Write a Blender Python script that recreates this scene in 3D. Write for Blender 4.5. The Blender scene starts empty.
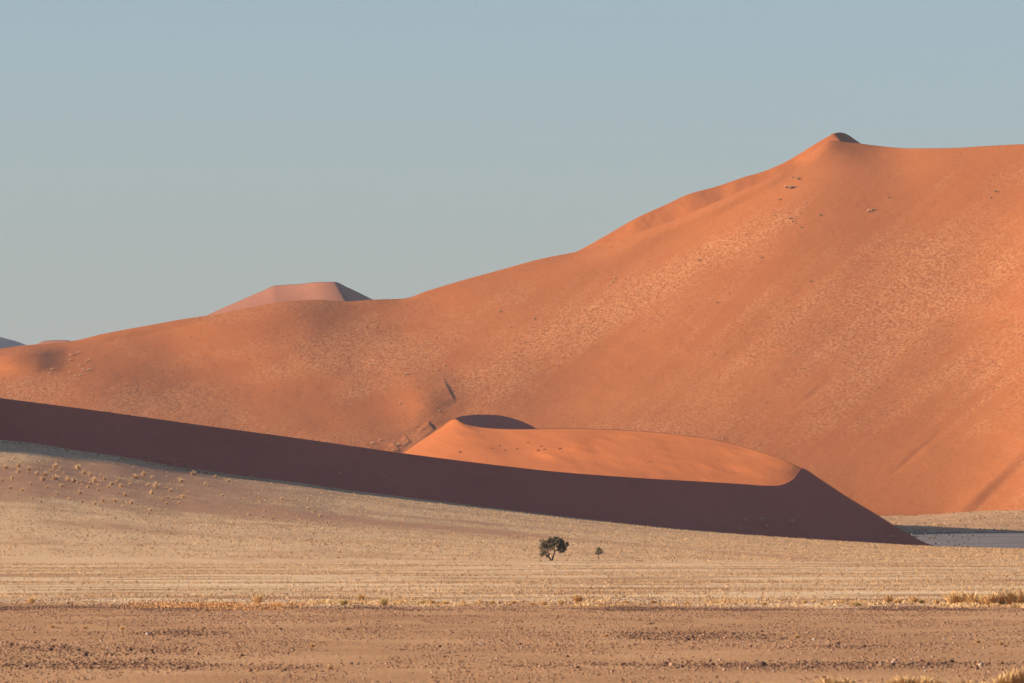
import bpy, math
import numpy as np

RNG = np.random.default_rng(7)
K = math.tan(math.radians(4.0)) / 512.0
CAMZ = 8.0
HOR = 528.0
TH = math.atan((HOR - 341.5) * K)
CT, ST = math.cos(TH), math.sin(TH)
SUN_EL, SUN_BEHIND = 16.0, -7.0         # degrees; azimuth: left of the view, a little beyond

scene = bpy.context.scene
COL = scene.collection


# ------------------------------------------------------------------ helpers
def ray(px, py):
    """world direction (y = 1) of an image point"""
    a = (np.asarray(px, float) - 512.0) * K
    b = (341.5 - np.asarray(py, float)) * K
    y = CT - ST * b
    z = ST + CT * b
    return a / y, z / y


def P(px, py, D):
    rx, rz = ray(px, py)
    D = np.asarray(D, float)
    return np.stack(np.broadcast_arrays(rx * D, D, CAMZ + rz * D), -1)


def proj(p):
    x, y, z = p[..., 0], p[..., 1], p[..., 2] - CAMZ
    d = y * CT + z * ST
    return 512.0 + x / d / K, 341.5 - (-y * ST + z * CT) / d / K


def curve(pts):
    """monotone cubic through (x, y) points, linear beyond the ends"""
    pts = sorted(pts)
    xs = np.array([p[0] for p in pts], float)
    ys = np.array([p[1] for p in pts], float)
    h = np.diff(xs); d = np.diff(ys) / h
    m = np.zeros(len(xs))
    for i in range(1, len(xs) - 1):
        if d[i - 1] * d[i] > 0:
            w1, w2 = 2 * h[i] + h[i - 1], h[i] + 2 * h[i - 1]
            m[i] = (w1 + w2) / (w1 / d[i - 1] + w2 / d[i])
    m[0], m[-1] = d[0], d[-1]

    def f(x):
        x = np.asarray(x, float)
        i = np.clip(np.searchsorted(xs, x) - 1, 0, len(xs) - 2)
        t = (x - xs[i]) / h[i]
        t = np.clip(t, 0, 1)
        r = ((2 * t**3 - 3 * t**2 + 1) * ys[i] + (t**3 - 2 * t**2 + t) * h[i] * m[i]
             + (-2 * t**3 + 3 * t**2) * ys[i + 1] + (t**3 - t**2) * h[i] * m[i + 1])
        r = np.where(x < xs[0], ys[0] + (x - xs[0]) * m[0], r)
        return np.where(x > xs[-1], ys[-1] + (x - xs[-1]) * m[-1], r)
    return f


TAB = np.random.default_rng(99).random((256, 256))


def vnoise(x, y, seed=0):
    x = np.asarray(x, float) + seed * 37.3; y = np.asarray(y, float) + seed * 91.7
    ix, iy = np.floor(x).astype(int), np.floor(y).astype(int)
    fx, fy = x - ix, y - iy
    fx, fy = fx * fx * (3 - 2 * fx), fy * fy * (3 - 2 * fy)
    g = lambda a, b: TAB[a % 256, b % 256]
    return ((g(ix, iy) * (1 - fx) + g(ix + 1, iy) * fx) * (1 - fy)
            + (g(ix, iy + 1) * (1 - fx) + g(ix + 1, iy + 1) * fx) * fy) * 2 - 1


def fbm(x, y, o=4, seed=0):
    r, a, s = 0, 1.0, 0
    for i in range(o):
        r = r + a * vnoise(x * 2**i, y * 2**i, seed + i * 11); s += a; a *= 0.5
    return r / s


def sstep(a, b, x):
    t = np.clip((x - a) / (b - a), 0, 1)
    return t * t * (3 - 2 * t)


def g2(px, py, cx, cy, sx, sy, ang=0.0):
    c, s = math.cos(math.radians(ang)), math.sin(math.radians(ang))
    u = (px - cx) * c + (py - cy) * s
    v = -(px - cx) * s + (py - cy) * c
    return np.exp(-(u / sx) ** 2 - (v / sy) ** 2)


def link(name, me, parent=None, mat=None):
    if mat is not None:
        me.materials.append(mat)
    o = bpy.data.objects.new(name, me)
    COL.objects.link(o)
    if parent is not None:
        o.parent = parent
    return o


def mesh_np(name, verts, faces, smooth=True, attrs=None):
    """faces: (n, k) int array"""
    me = bpy.data.meshes.new(name)
    verts = np.asarray(verts, np.float32).reshape(-1, 3); faces = np.asarray(faces, np.int32)
    n, k = faces.shape
    me.vertices.add(len(verts)); me.vertices.foreach_set('co', verts.ravel())
    me.loops.add(n * k); me.loops.foreach_set('vertex_index', faces.ravel())
    me.polygons.add(n)
    me.polygons.foreach_set('loop_start', np.arange(0, n * k, k, dtype=np.int32))
    me.polygons.foreach_set('loop_total', np.full(n, k, np.int32))
    if smooth:
        me.polygons.foreach_set('use_smooth', np.ones(n, bool))
    for an, av in (attrs or {}).items():
        a = me.attributes.new(an, 'FLOAT', 'POINT')
        a.data.foreach_set('value', np.asarray(av, np.float32).ravel())
    me.update(calc_edges=True)
    return me


def structure(o, label=None):
    o['kind'] = 'structure'
    if label:
        o['label'] = label
    return o


def grid_faces(nu, nv):
    i = np.arange((nu - 1) * (nv - 1))
    a = (i // (nv - 1)) * nv + i % (nv - 1)
    return np.stack([a, a + 1, a + nv + 1, a + nv], 1)


class Sheet:
    """a surface lofted between world-space rails; columns follow px"""
    def __init__(self, px, rails, segs, sags=None, shift=None, dz=None, blur=None):
        rows = []
        pts = [r(px) for r in rails]
        for i, n in enumerate(segs):
            last = i == len(segs) - 1
            t = np.linspace(0, 1, n + 1)[: None if last else -1]
            a, b = pts[i][:, None, :], pts[i + 1][:, None, :]
            q = a * (1 - t[None, :, None]) + b * t[None, :, None]
            if sags and sags[i]:
                q[..., 2] -= sags[i] * 4 * (t * (1 - t))[None, :] * np.abs(a[..., 2] - b[..., 2])
            rows.append(q)
        q = np.concatenate(rows, 1)
        if blur is not None:
            q = ublur(q, *blur)
        if shift is not None:
            ppx, ppy = proj(q)
            d = shift(ppx, ppy, q)
            s = 1 + d / q[..., 1]
            q = np.stack([q[..., 0] * s, q[..., 1] * s, CAMZ + (q[..., 2] - CAMZ) * s], -1)
        if dz is not None:
            ppx, ppy = proj(q)
            q[..., 2] += dz(ppx, ppy, q)
        self.q = q
        self.nu, self.nv = q.shape[:2]
        self.px, self.py = proj(q)

    def mesh(self, name, mat, attrs=None, cut=None):
        f = grid_faces(self.nu, self.nv)
        o = link(name, mesh_np(name, self.q, f, True, attrs), None, mat)
        return structure(o)

    def at(self, px, py):
        d = (self.px - px) ** 2 + (self.py - py) ** 2
        i = np.unravel_index(np.argmin(d), d.shape)
        return self.q[i]

    def scatter(self, n, mask, rng, rows=None):
        """n random surface points, weighted by world area x mask(px, py, q)"""
        q = self.q if rows is None else self.q[:, rows[0]:rows[1]]
        a = np.linalg.norm(np.cross(q[1:, :-1] - q[:-1, :-1], q[:-1, 1:] - q[:-1, :-1]), axis=-1)
        c = (q[1:, 1:] + q[:-1, :-1]) / 2
        cpx, cpy = proj(c)
        w = a * np.clip(mask(cpx, cpy, c), 0, None)
        w = w.ravel(); w = w / w.sum()
        idx = rng.choice(len(w), n, p=w)
        i, j = np.unravel_index(idx, a.shape)
        u, v = rng.random(n)[:, None], rng.random(n)[:, None]
        return (q[i, j] * (1 - u) + q[i + 1, j] * u) * (1 - v) + (q[i, j + 1] * (1 - u) + q[i + 1, j + 1] * u) * v


def ublur(q, rows, rad, sel=None):
    """smooth a lofted grid along u, more and more away from the crest row rows[0]"""
    out = q.copy()
    n = q.shape[0]
    for j in range(rows[0] + 1, q.shape[1]):
        r = int(rad * min(1, (j - rows[0]) / (rows[1] - rows[0])) ** 0.55)
        if r < 1:
            continue
        z = q[:, j, 1:].copy()
        for _ in range(2):
            p = np.pad(z, ((r, r), (0, 0)), mode='reflect', reflect_type='odd')
            c = np.cumsum(np.vstack([np.zeros((1, 2)), p]), 0)
            z = (c[2 * r + 1:] - c[:-(2 * r + 1)]) / (2 * r + 1)
        w = 1.0 if sel is None else sel[:, None]
        out[:, j, 1:] = q[:, j, 1:] * (1 - w) + z * w
    return out


def offset(rail, dx, dy, dz, zmin=None):
    def f(px):
        p = rail(px) + np.array([dx, dy, dz])
        if zmin is not None:
            p[:, 2] = np.maximum(p[:, 2], zmin)
        return p
    return f


def rail(pyc, dc):
    fy, fd = curve(pyc), curve(dc)
    return lambda px: P(px, fy(px), fd(px))


# ---------------------------------------------------------------- materials
def node_mat(name):
    m = bpy.data.materials.new(name); m.use_nodes = True
    nt = m.node_tree
    b = nt.nodes['Principled BSDF']
    b.inputs['Roughness'].default_value = 0.95
    b.inputs['Specular IOR Level'].default_value = 0.08
    return m, nt, b


def N(nt, kind, **kw):
    n = nt.nodes.new(kind)
    for k, v in kw.items():
        if k in n.inputs:
            n.inputs[k].default_value = v
        else:
            setattr(n, k, v)
    return n


def ramp(nt, src, stops):
    r = nt.nodes.new('ShaderNodeValToRGB')
    e = r.color_ramp.elements
    while len(e) < len(stops):
        e.new(0.5)
    for k, (p, c) in enumerate(stops):
        e[k].position = p; e[k].color = (*c, 1) if len(c) == 3 else c
    nt.links.new(src, r.inputs['Fac'])
    return r


def noise_at(nt, scale, xyz=(1, 1, 1), detail=4.0, rough=0.55, rot=0.0):
    g = nt.nodes.new('ShaderNodeNewGeometry')
    mp = nt.nodes.new('ShaderNodeMapping')
    mp.inputs['Scale'].default_value = xyz
    mp.inputs['Rotation'].default_value = (0, 0, rot)
    nt.links.new(g.outputs['Position'], mp.inputs['Vector'])
    n = N(nt, 'ShaderNodeTexNoise', Scale=scale, Detail=detail, Roughness=rough)
    nt.links.new(mp.outputs['Vector'], n.inputs['Vector'])
    return n


def mix(nt, fac, a, b, mode='MIX'):
    m = nt.nodes.new('ShaderNodeMix'); m.data_type = 'RGBA'; m.blend_type = mode
    for s, v in ((m.inputs[0], fac), (m.inputs[6], a), (m.inputs[7], b)):
        if isinstance(v, (tuple, list)):
            s.default_value = (*v, 1)
        elif isinstance(v, (int, float)):
            s.default_value = v
        else:
            nt.links.new(v, s)
    return m.outputs[2]


def sand_mat(name, c1, c2, veg_col=None, bump=0.4, bscale=1.2, big=0.01):
    m, nt, b = node_mat(name)
    n1 = noise_at(nt, big, (1, 1, 2), 6)
    r = ramp(nt, n1.outputs['Fac'], [(0.3, c1), (0.7, c2)])
    col = r.outputs['Color']
    n2 = noise_at(nt, bscale * 0.7, (1, 0.5, 1), 3, 0.6)
    col = mix(nt, 0.22, col, ramp(nt, n2.outputs['Fac'], [(0.35, (0.72, 0.68, 0.66)), (0.65, (1.0, 1.0, 1.0))]).outputs['Color'], 'MULTIPLY')
    if veg_col is not None:
        at = N(nt, 'ShaderNodeAttribute', attribute_name='veg')
        n3 = noise_at(nt, 0.55, (1, 0.45, 1), 2)
        mt = N(nt, 'ShaderNodeMath', operation='MULTIPLY')
        nt.links.new(at.outputs['Fac'], mt.inputs[0])
        rr = ramp(nt, n3.outputs['Fac'], [(0.42, (0, 0, 0)), (0.6, (1, 1, 1))])
        nt.links.new(rr.outputs['Color'], mt.inputs[1])
        col = mix(nt, mt.outputs[0], col, veg_col)
    nt.links.new(col, b.inputs['Base Color'])
    nb = noise_at(nt, bscale, (1, 0.6, 1), 4, 0.6)
    bp = N(nt, 'ShaderNodeBump', Strength=bump, Distance=0.35)
    nt.links.new(nb.outputs['Fac'], bp.inputs['Height'])
    nt.links.new(bp.outputs['Normal'], b.inputs['Normal'])
    return m


ORANGE1, ORANGE2 = (0.278, 0.077, 0.017), (0.316, 0.094, 0.023)
M_dune = sand_mat('orange_sand', ORANGE1, ORANGE2, (0.40, 0.160, 0.058), 0.10, 0.5, 0.006)
M_smooth = sand_mat('smooth_orange_sand', (0.258, 0.073, 0.017), (0.276, 0.080, 0.020), None, 0.15, 0.8, 0.02)
M_slip = sand_mat('red_sand', (0.33, 0.084, 0.045), (0.43, 0.116, 0.064), None, 0.4, 0.5, 0.008)
M_far = sand_mat('far_dune_sand', (0.205, 0.074, 0.034), (0.225, 0.082, 0.040), None, 0.1, 0.2, 0.004)
M_farblue = sand_mat('far_mountain_rock', (0.128, 0.083, 0.077), (0.160, 0.102, 0.090), None, 0.1, 0.05, 0.002)
M_pan = sand_mat('dry_clay', (0.120, 0.095, 0.080), (0.215, 0.185, 0.165), None, 0.3, 0.3, 0.02)
M_strip = sand_mat('grassy_sand', (0.38, 0.20, 0.09), (0.48, 0.27, 0.125), None, 0.3, 0.4, 0.02)


def apron_mat():
    m, nt, b = node_mat('sandy_slope')
    at = N(nt, 'ShaderNodeAttribute', attribute_name='veg')
    n1 = noise_at(nt, 0.05, (1, 0.35, 1), 5)
    mt = N(nt, 'ShaderNodeMath', operation='MULTIPLY_ADD')
    nt.links.new(n1.outputs['Fac'], mt.inputs[0]); mt.inputs[1].default_value = 0.5
    ad = N(nt, 'ShaderNodeMath', operation='SUBTRACT'); nt.links.new(at.outputs['Fac'], ad.inputs[0]); ad.inputs[1].default_value = 0.25
    nt.links.new(ad.outputs[0], mt.inputs[2])
    r = ramp(nt, mt.outputs[0], [(0.1, (0.47, 0.235, 0.115)), (0.45, (0.51, 0.290, 0.140)), (0.85, (0.66, 0.415, 0.212))])
    n2 = noise_at(nt, 1.1, (1, 0.6, 1), 4, 0.65)
    col = mix(nt, 0.5, r.outputs['Color'], ramp(nt, n2.outputs['Fac'], [(0.36, (0.5, 0.44, 0.40)), (0.56, (1, 1, 1))]).outputs['Color'], 'MULTIPLY')
    nt.links.new(col, b.inputs['Base Color'])
    bp = N(nt, 'ShaderNodeBump', Strength=0.5, Distance=0.25)
    nt.links.new(n2.outputs['Fac'], bp.inputs['Height']); nt.links.new(bp.outputs['Normal'], b.inputs['Normal'])
    return m


M_apron = apron_mat()


def plain_mat():
    m, nt, b = node_mat('plain_ground')
    at = N(nt, 'ShaderNodeAttribute', attribute_name='veg')     # 0 gravel, 1 pale dry grass
    # gravel colours
    n1 = noise_at(nt, 0.06, (1, 0.5, 1), 5)
    grav = ramp(nt, n1.outputs['Fac'], [(0.3, (0.41, 0.205, 0.086)), (0.55, (0.51, 0.268, 0.116)), (0.75, (0.59, 0.325, 0.148))]).outputs['Color']
    n2 = noise_at(nt, 3.0, (1, 0.25, 1), 4, 0.7)
    grav = mix(nt, 0.55, grav, ramp(nt, n2.outputs['Fac'], [(0.35, (0.42, 0.38, 0.38)), (0.55, (1, 1, 1))]).outputs['Color'], 'MULTIPLY')
    # grass colours: streaks of bare brown between pale straw
    n3 = noise_at(nt, 0.035, (0.5, 0.8, 1), 6, 0.62)
    gr = ramp(nt, n3.outputs['Fac'], [(0.38, (0.34, 0.17, 0.08)), (0.47, (0.56, 0.345, 0.175)), (0.56, (0.74, 0.50, 0.275))]).outputs['Color']
    n4 = noise_at(nt, 1.5, (1, 0.15, 1), 3, 0.7)
    gr = mix(nt, 0.35, gr, ramp(nt, n4.outputs['Fac'], [(0.35, (0.288, 0.256, 0.230)), (0.55, (1, 1, 1))]).outputs['Color'], 'MULTIPLY')
    n5 = noise_at(nt, 0.12, (0.5, 1, 1), 4, 0.6)
    ma = N(nt, 'ShaderNodeMath', operation='MULTIPLY_ADD'); ma.inputs[1].default_value = 1.4
    nt.links.new(n5.outputs['Fac'], ma.inputs[0])
    sb = N(nt, 'ShaderNodeMath', operation='SUBTRACT'); nt.links.new(at.outputs['Fac'], sb.inputs[0]); sb.inputs[1].default_value = 0.7
    nt.links.new(sb.outputs[0], ma.inputs[2])
    fac = ramp(nt, ma.outputs[0], [(0.42, (0, 0, 0)), (0.58, (1, 1, 1))]).outputs['Color']
    nt.links.new(mix(nt, fac, grav, gr), b.inputs['Base Color'])
    bp = N(nt, 'ShaderNodeBump', Strength=0.8, Distance=0.10)
    nt.links.new(n2.outputs['Fac'], bp.inputs['Height']); nt.links.new(bp.outputs['Normal'], b.inputs['Normal'])
    return m


M_plain = plain_mat()


def tint_mat(name, stops, attr='tint', trans=0.0):
    m, nt, b = node_mat(name)
    at = N(nt, 'ShaderNodeAttribute', attribute_name=attr)
    r = ramp(nt, at.outputs['Fac'], stops)
    n = noise_at(nt, 8.0, (1, 1, 1), 2)
    col = mix(nt, 0.3, r.outputs['Color'], ramp(nt, n.outputs['Fac'], [(0.3, (0.55, 0.55, 0.55)), (0.6, (1, 1, 1))]).outputs['Color'], 'MULTIPLY')
    nt.links.new(col, b.inputs['Base Color'])
    return m


M_straw = tint_mat('dry_straw', [(0.0, (0.48, 0.29, 0.14)), (0.5, (0.60, 0.39, 0.20)), (1.0, (0.70, 0.48, 0.26))])
M_grass = tint_mat('ground_grass', [(0.0, (0.34, 0.190, 0.088)), (0.5, (0.42, 0.248, 0.118)), (1.0, (0.50, 0.315, 0.16))])
M_duneveg = tint_mat('dune_grass_straw', [(0.0, (0.27, 0.110, 0.044)), (0.5, (0.33, 0.148, 0.062)), (1.0, (0.42, 0.21, 0.098))])
M_gold = tint_mat('golden_straw', [(0.0, (0.30, 0.15, 0.06)), (0.5, (0.58, 0.35, 0.145)), (1.0, (0.72, 0.50, 0.25))])
M_olive = tint_mat('olive_grass', [(0.0, (0.16, 0.115, 0.04)), (0.5, (0.34, 0.235, 0.085)), (1.0, (0.50, 0.36, 0.15))])
M_orange = tint_mat('orange_grass', [(0.0, (0.38, 0.175, 0.065)), (0.5, (0.48, 0.235, 0.09)), (1.0, (0.56, 0.32, 0.14))])
M_stone = tint_mat('desert_stone', [(0.0, (0.060, 0.036, 0.030)), (0.4, (0.15, 0.075, 0.045)), (0.75, (0.36, 0.18, 0.095)), (1.0, (0.371, 0.288, 0.218))])
M_leaf = tint_mat('acacia_leaf', [(0.0, (0.040, 0.035, 0.020)), (0.6, (0.080, 0.068, 0.036)), (1.0, (0.15, 0.12, 0.06))])
M_bark = sand_mat('acacia_bark', (0.075, 0.05, 0.035), (0.12, 0.085, 0.06), None, 0.3, 8, 2.0)
M_twig = tint_mat('dry_twig', [(0.0, (0.10, 0.07, 0.045)), (1.0, (0.22, 0.16, 0.10))])

# ------------------------------------------------------------------- ground
# the flat plain: fine rows near the camera, then out past the horizon
ys = np.concatenate([np.linspace(60, 300, 25), np.linspace(303, 900, 420), np.linspace(904, 2000, 260), np.geomspace(2010, 60000, 60)])
xs = np.concatenate([-np.geomspace(60000, 262, 34), np.linspace(-260, 260, 261), np.geomspace(262, 60000, 34)])
X, Y = np.meshgrid(xs, ys, indexing='ij')
win = sstep(150, 350, Y) * (1 - sstep(1500, 2100, Y)) * (1 - sstep(240, 500, np.abs(X)))
Z = win * (0.10 * fbm(X / 60, Y / 35, 3, 1) + 0.05 * fbm(X / 9, Y / 6, 3, 2) + 0.16 * fbm(X / 160, Y / 45, 2, 5))


def plain_z(x, y):
    w = sstep(150, 350, y) * (1 - sstep(1500, 2100, y)) * (1 - sstep(240, 500, np.abs(x)))
    return w * (0.10 * fbm(x / 60, y / 35, 3, 1) + 0.05 * fbm(x / 9, y / 6, 3, 2) + 0.16 * fbm(x / 160, y / 45, 2, 5))


def plain_veg(x, y):
    return sstep(715, 815, y + 45 * fbm(x / 16, y / 60, 3, 4))


ground = structure(link('desert_plain', mesh_np('desert_plain', np.stack([X, Y, Z], -1), grid_faces(len(xs), len(ys))[:, ::-1], True,
                                       {'veg': plain_veg(X, Y)}), None, M_plain))


def G(px, py):
    """point of the plain under an image point"""
    rx, rz = ray(px, py)
    D = -CAMZ / rz
    z = float(plain_z(rx * D, D))
    D = (z - CAMZ) / rz
    return np.array([float(rx * D), float(D), z])


# sandy apron rising to the foot of the near dune
APY = [(-700, 372), (-300, 404), (-100, 428), (0, 440), (30, 443), (53, 446.5), (80, 451), (117, 456), (150, 462), (178, 467), (200, 470), (240, 475.5),
       (300, 483), (340, 489), (400, 496.5), (480, 506.5), (560, 516), (680, 529), (760, 535.5), (850, 541.5), (930, 546),
       (1024, 548.8), (1200, 553)]
FOOT_D = [(-1500, 2130), (-700, 2330), (0, 2520), (400, 2635), (780, 2745), (930, 2785), (1024, 2800), (1200, 2820)]
pxA = np.linspace(-700, 1150, 900)
ap_top = rail(APY, FOOT_D)


def ap_front(px):
    p = P(px, 563.0, -CAMZ / ray(px, 563.0)[1])
    return p


def ap_dz(px, py, q):
    t = sstep(1720, 1800, q[..., 1])
    return t * (0.5 * fbm(q[..., 0] / 70, q[..., 1] / 60, 4, 21) + 0.12 * fbm(q[..., 0] / 5, q[..., 1] / 4, 3, 22)) \
        * (1 - sstep(2450, 2560, q[..., 1])) + 0.25 * (t - 1)


def ap_sag(f):
    return f


apron = Sheet(pxA, [offset(ap_front, 0, -60, -2.0), offset(ap_front, 0, 0, -0.05), lambda px: 0.5 * (ap_front(px) + ap_top(px)) + np.array([0, 0, 1.0]) * (-0.10 * (ap_top(px)[:, 2:3])),
                    ap_top, offset(ap_top, 0, 40, -0.3)], [3, 220, 240, 6], dz=ap_dz)


def ap_veg(px, py, q):
    b = curve(APY)(px)
    t = (562 - py) / np.maximum(562 - b, 1)          # 0 at the front edge, 1 at the dune foot
    v = 0.78 + 0.35 * fbm(q[..., 0] / 90, q[..., 1] / 60, 4, 31) + 0.5 * fbm(q[..., 0] / 14, q[..., 1] / 30, 3, 32)
    left = 1 - sstep(150, 420, px)
    v -= 0.80 * left * sstep(0.46, 0.66, t + 0.08 * fbm(q[..., 0] / 25, q[..., 1] / 40, 3, 34)) * (1 - 0.9 * sstep(0.80, 0.92, t - (px - 60) / 900))
    c = 505 + (px - 200) * 0.095
    v -= 0.38 * np.exp(-((py - c) / 6.0) ** 2) * sstep(150, 260, px) * (1 - sstep(430, 640, px))
    v -= 0.50 * np.exp(-((py - (533 + (px - 500) * 0.085)) / 1.6) ** 2) * (1 - sstep(750, 950, px)) * sstep(250, 450, px)
    v -= 0.45 * np.exp(-((py - (512 + 0.085 * (px - 350))) / 1.3) ** 2) * sstep(330, 400, px) * (1 - sstep(480, 560, px))
    return np.clip(v, 0, 1.2)


apron_o = apron.mesh('sandy_slope', M_apron, {'veg': ap_veg(apron.px, apron.py, apron.q)})

# near dune: sharp brink, dark slip face turned away from the sun
BR = [(-1500, 110), (-1000, 228), (-700, 290), (-400, 340), (-150, 378), (0, 398), (100, 411), (200, 425), (300, 438.5), (405, 453.5), (500, 465.5), (560, 472), (640, 478),
      (700, 481.5), (745, 484), (765, 485.3), (776, 485.3), (784, 483.6), (790, 480.6), (795, 476.2), (798.5, 471), (801, 467.6), (804, 468.6), (820, 479), (850, 498.5), (880, 516.5), (905, 532), (930, 544.5), (945, 548.5)]
br_y, ft_y, ft_d = curve(BR), curve([(x, y + 1.5) for x, y in APY] + [(-1500, 300)]), curve(FOOT_D)


def c_foot(px):
    return P(px, ft_y(px), ft_d(px))


def c_brink(px):
    D = ft_d(px)
    zf = c_foot(px)[:, 2]
    d = D + 20
    for _ in range(12):
        zb = CAMZ + ray(px, br_y(px))[1] * d
        d = D + 2.0 * (zb - zf)
    return P(px, br_y(px), d)


def c_back(px):
    p = c_brink(px) + np.array([-60.0, 260.0, 0.0])
    p[:, 2] = np.minimum(p[:, 2] * 0.3, p[:, 2] - 12) - 2
    return p


def c_shift(px, py, q):
    e = sstep(0, 6, py - br_y(px)) * (1 - sstep(-3, 0, py - ft_y(px)))
    return e * (1.6 * fbm(px / 70, py / 30, 3, 41) + 0.30 * fbm(px / 9 - py / 14, py / 60, 3, 42) * (0.5 + fbm(px / 90, py / 40, 2, 44)) + 0.10 * fbm(px / 2.5, py / 1.5, 2, 43))


pxC = np.concatenate([np.linspace(-1400, -110, 160), np.linspace(-100, 944, 1045)])
def c_shoulder(px):
    w = sstep(690, 750, px)[:, None]
    return c_brink(px) + np.array([-18.0, 60.0, -5.0]) * (1 - w) + np.array([12.0, 4.0, -13.0]) * w


near = Sheet(pxC, [c_back, c_shoulder, lambda px: 0.985 * c_brink(px) + 0.015 * c_shoulder(px), c_brink, lambda px: 0.99 * c_brink(px) + 0.01 * c_foot(px), c_foot, offset(c_foot, 0, -8, -3)],
             [8, 10, 1, 1, 60, 3], shift=c_shift)
near.mesh('near_dune', M_slip)

# unseen tall dune left of the view, added and shaped to shadow the slope top
def t_crest(t):
    Yc = 2180 + 560 * t
    H = curve([(2180, 30), (2260, 58), (2310, 92), (2360, 122), (2430, 138), (2520, 145), (2640, 110), (2740, 30)])(Yc)
    return np.stack([-478 - 30 * np.sin(t * 3.1), Yc, H], -1)


tt = np.linspace(0, 1, 160)
tall = Sheet(tt, [lambda t: (lambda c: np.stack([c[:, 0] - 520, c[:, 1], 0 * t - 2], -1))(t_crest(t)), t_crest,
                  lambda t: (lambda c: np.stack([c[:, 0] + c[:, 2] * 1.35, c[:, 1], 0 * t + 2], -1))(t_crest(t))], [40, 30],
             dz=lambda px, py, q: 1.2 * fbm(q[..., 0] / 60, q[..., 1] / 40, 3, 47))
tall.mesh('unseen_shadow_dune', M_smooth)

# sunlit crescent dune behind it
SIL = [(400, 455), (420, 441), (440, 428), (455, 418.5), (462, 422.0), (470, 425.0), (485, 427.5), (500, 428.6), (520, 429), (536, 428.8),
       (560, 428.3), (600, 429), (640, 431), (680, 434.5), (720, 441), (760, 452), (785, 460.5), (800, 467.2), (820, 480.3), (850, 500.5), (880, 520), (905, 536), (925, 549)]
SD = [(380, 4370), (455, 4280), (530, 4190), (600, 4100), (720, 3960), (800, 3830), (905, 3790), (930, 3790)]
sil = rail(SIL, SD)
pxL = np.linspace(385, 925, 900)
hk = rail([(380, 505), (700, 500), (800, 503), (850, 520), (925, 556)], [(380, 4110), (600, 3880), (700, 3800), (760, 3750), (800, 3730), (925, 3690)])


def l_shift(px, py, q):
    e = sstep(0, 5, py - curve(SIL)(px)) * (1 - sstep(860, 900, px))
    u = (px + py * 1.6); v = (py - px * 0.35)
    return e * (5.0 * fbm(u / 70, v / 22, 3, 51) + 0.6 * fbm(px / 45 + py / 12, v / 5, 3, 52)
                - 14 * g2(px, py, 560, 446, 45, 8, -15) * 1.0 + 0.25 * fbm(px / 3, py / 2, 2, 53))


lit = Sheet(pxL, [offset(sil, 0, 320, -60, 3), offset(sil, 0, 3, -6), sil, hk], [8, 4, 130], sags=[0, 0, 0.06], shift=l_shift, blur=((12, 70), 60, 1 - sstep(640, 740, pxL)))
lit.mesh('crescent_dune', M_smooth)

# back wall of the hollow behind the crescent crest
wt = rail([(452, 420), (456, 417.6), (465, 415.6), (480, 414.6), (496, 415), (515, 419), (530, 425), (540, 430.5)], [(452, 4290), (540, 4390)])
pxW = np.linspace(452, 540, 120)
wall_ = Sheet(pxW, [offset(wt, -6, 260, -50, 3), wt, lambda px: wt(px) + np.array([6.0, -26.0, -15.0])], [4, 24])
wall_.mesh('dune_hollow', M_slip)

# ------------------------------------------------------------ the great dune
AC = [(-300, 352), (-100, 356), (-40, 352), (0, 348.5), (28, 345), (50, 343.3), (75, 340.5), (100, 334.5), (150, 325), (190, 318), (210, 315.2), (250, 307.5), (290, 301), (320, 299.8), (345, 301.5),
      (375, 299.5), (402, 298.6), (430, 290), (460, 281), (500, 270), (540, 259), (585, 249.8), (605, 244), (626, 236.8), (650, 228.5), (673, 220.6), (707, 206), (744, 189.5), (771, 177.5), (789, 168.5), (802, 161), (832, 140.5),
      (845, 142), (860, 143.5), (880, 146), (910, 148.3), (950, 148.0), (985, 146), (1024, 144), (1100, 140), (1300, 150), (1600, 190)]
AD = [(-300, 5150), (0, 5150), (65, 5160), (200, 5180), (400, 5205), (585, 5235), (700, 5228), (770, 5234), (832, 5272), (870, 5268), (930, 5228), (1024, 5180), (1300, 5000), (1600, 4900)]
AF = [(-300, 470), (0, 462), (200, 470), (400, 492), (600, 500), (800, 512), (860, 516), (905, 514.5), (960, 514), (1024, 512), (1100, 510), (1600, 505)]
AFD = [(-300, 4660), (0, 4655), (200, 4625), (400, 4565), (700, 4480), (900, 4435), (1024, 4400), (1300, 4250), (1600, 4200)]
a_top, a_foot = rail(AC, AD), rail(AF, AFD)
ac = curve(AC)


def scarp(px, py, x0, y0, x1, y1, wid, amp, fall=3.0):
    """a little slip face: ground climbs gently toward the line from its left and drops on its right"""
    dx, dy = x1 - x0, y1 - y0
    L = math.hypot(dx, dy); tx, ty = dx / L, dy / L
    t = ((px - x0) * tx + (py - y0) * ty) / L
    n = (px - x0) * ty - (py - y0) * tx            # >0 on the right when the line runs down the picture
    w = sstep(-0.15, 0.25, t) * (1 - sstep(0.75, 1.15, t))
    prof = np.where(n < 0, np.exp(n / wid), 1 - sstep(0, fall, n))
    return -amp * w * prof


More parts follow.
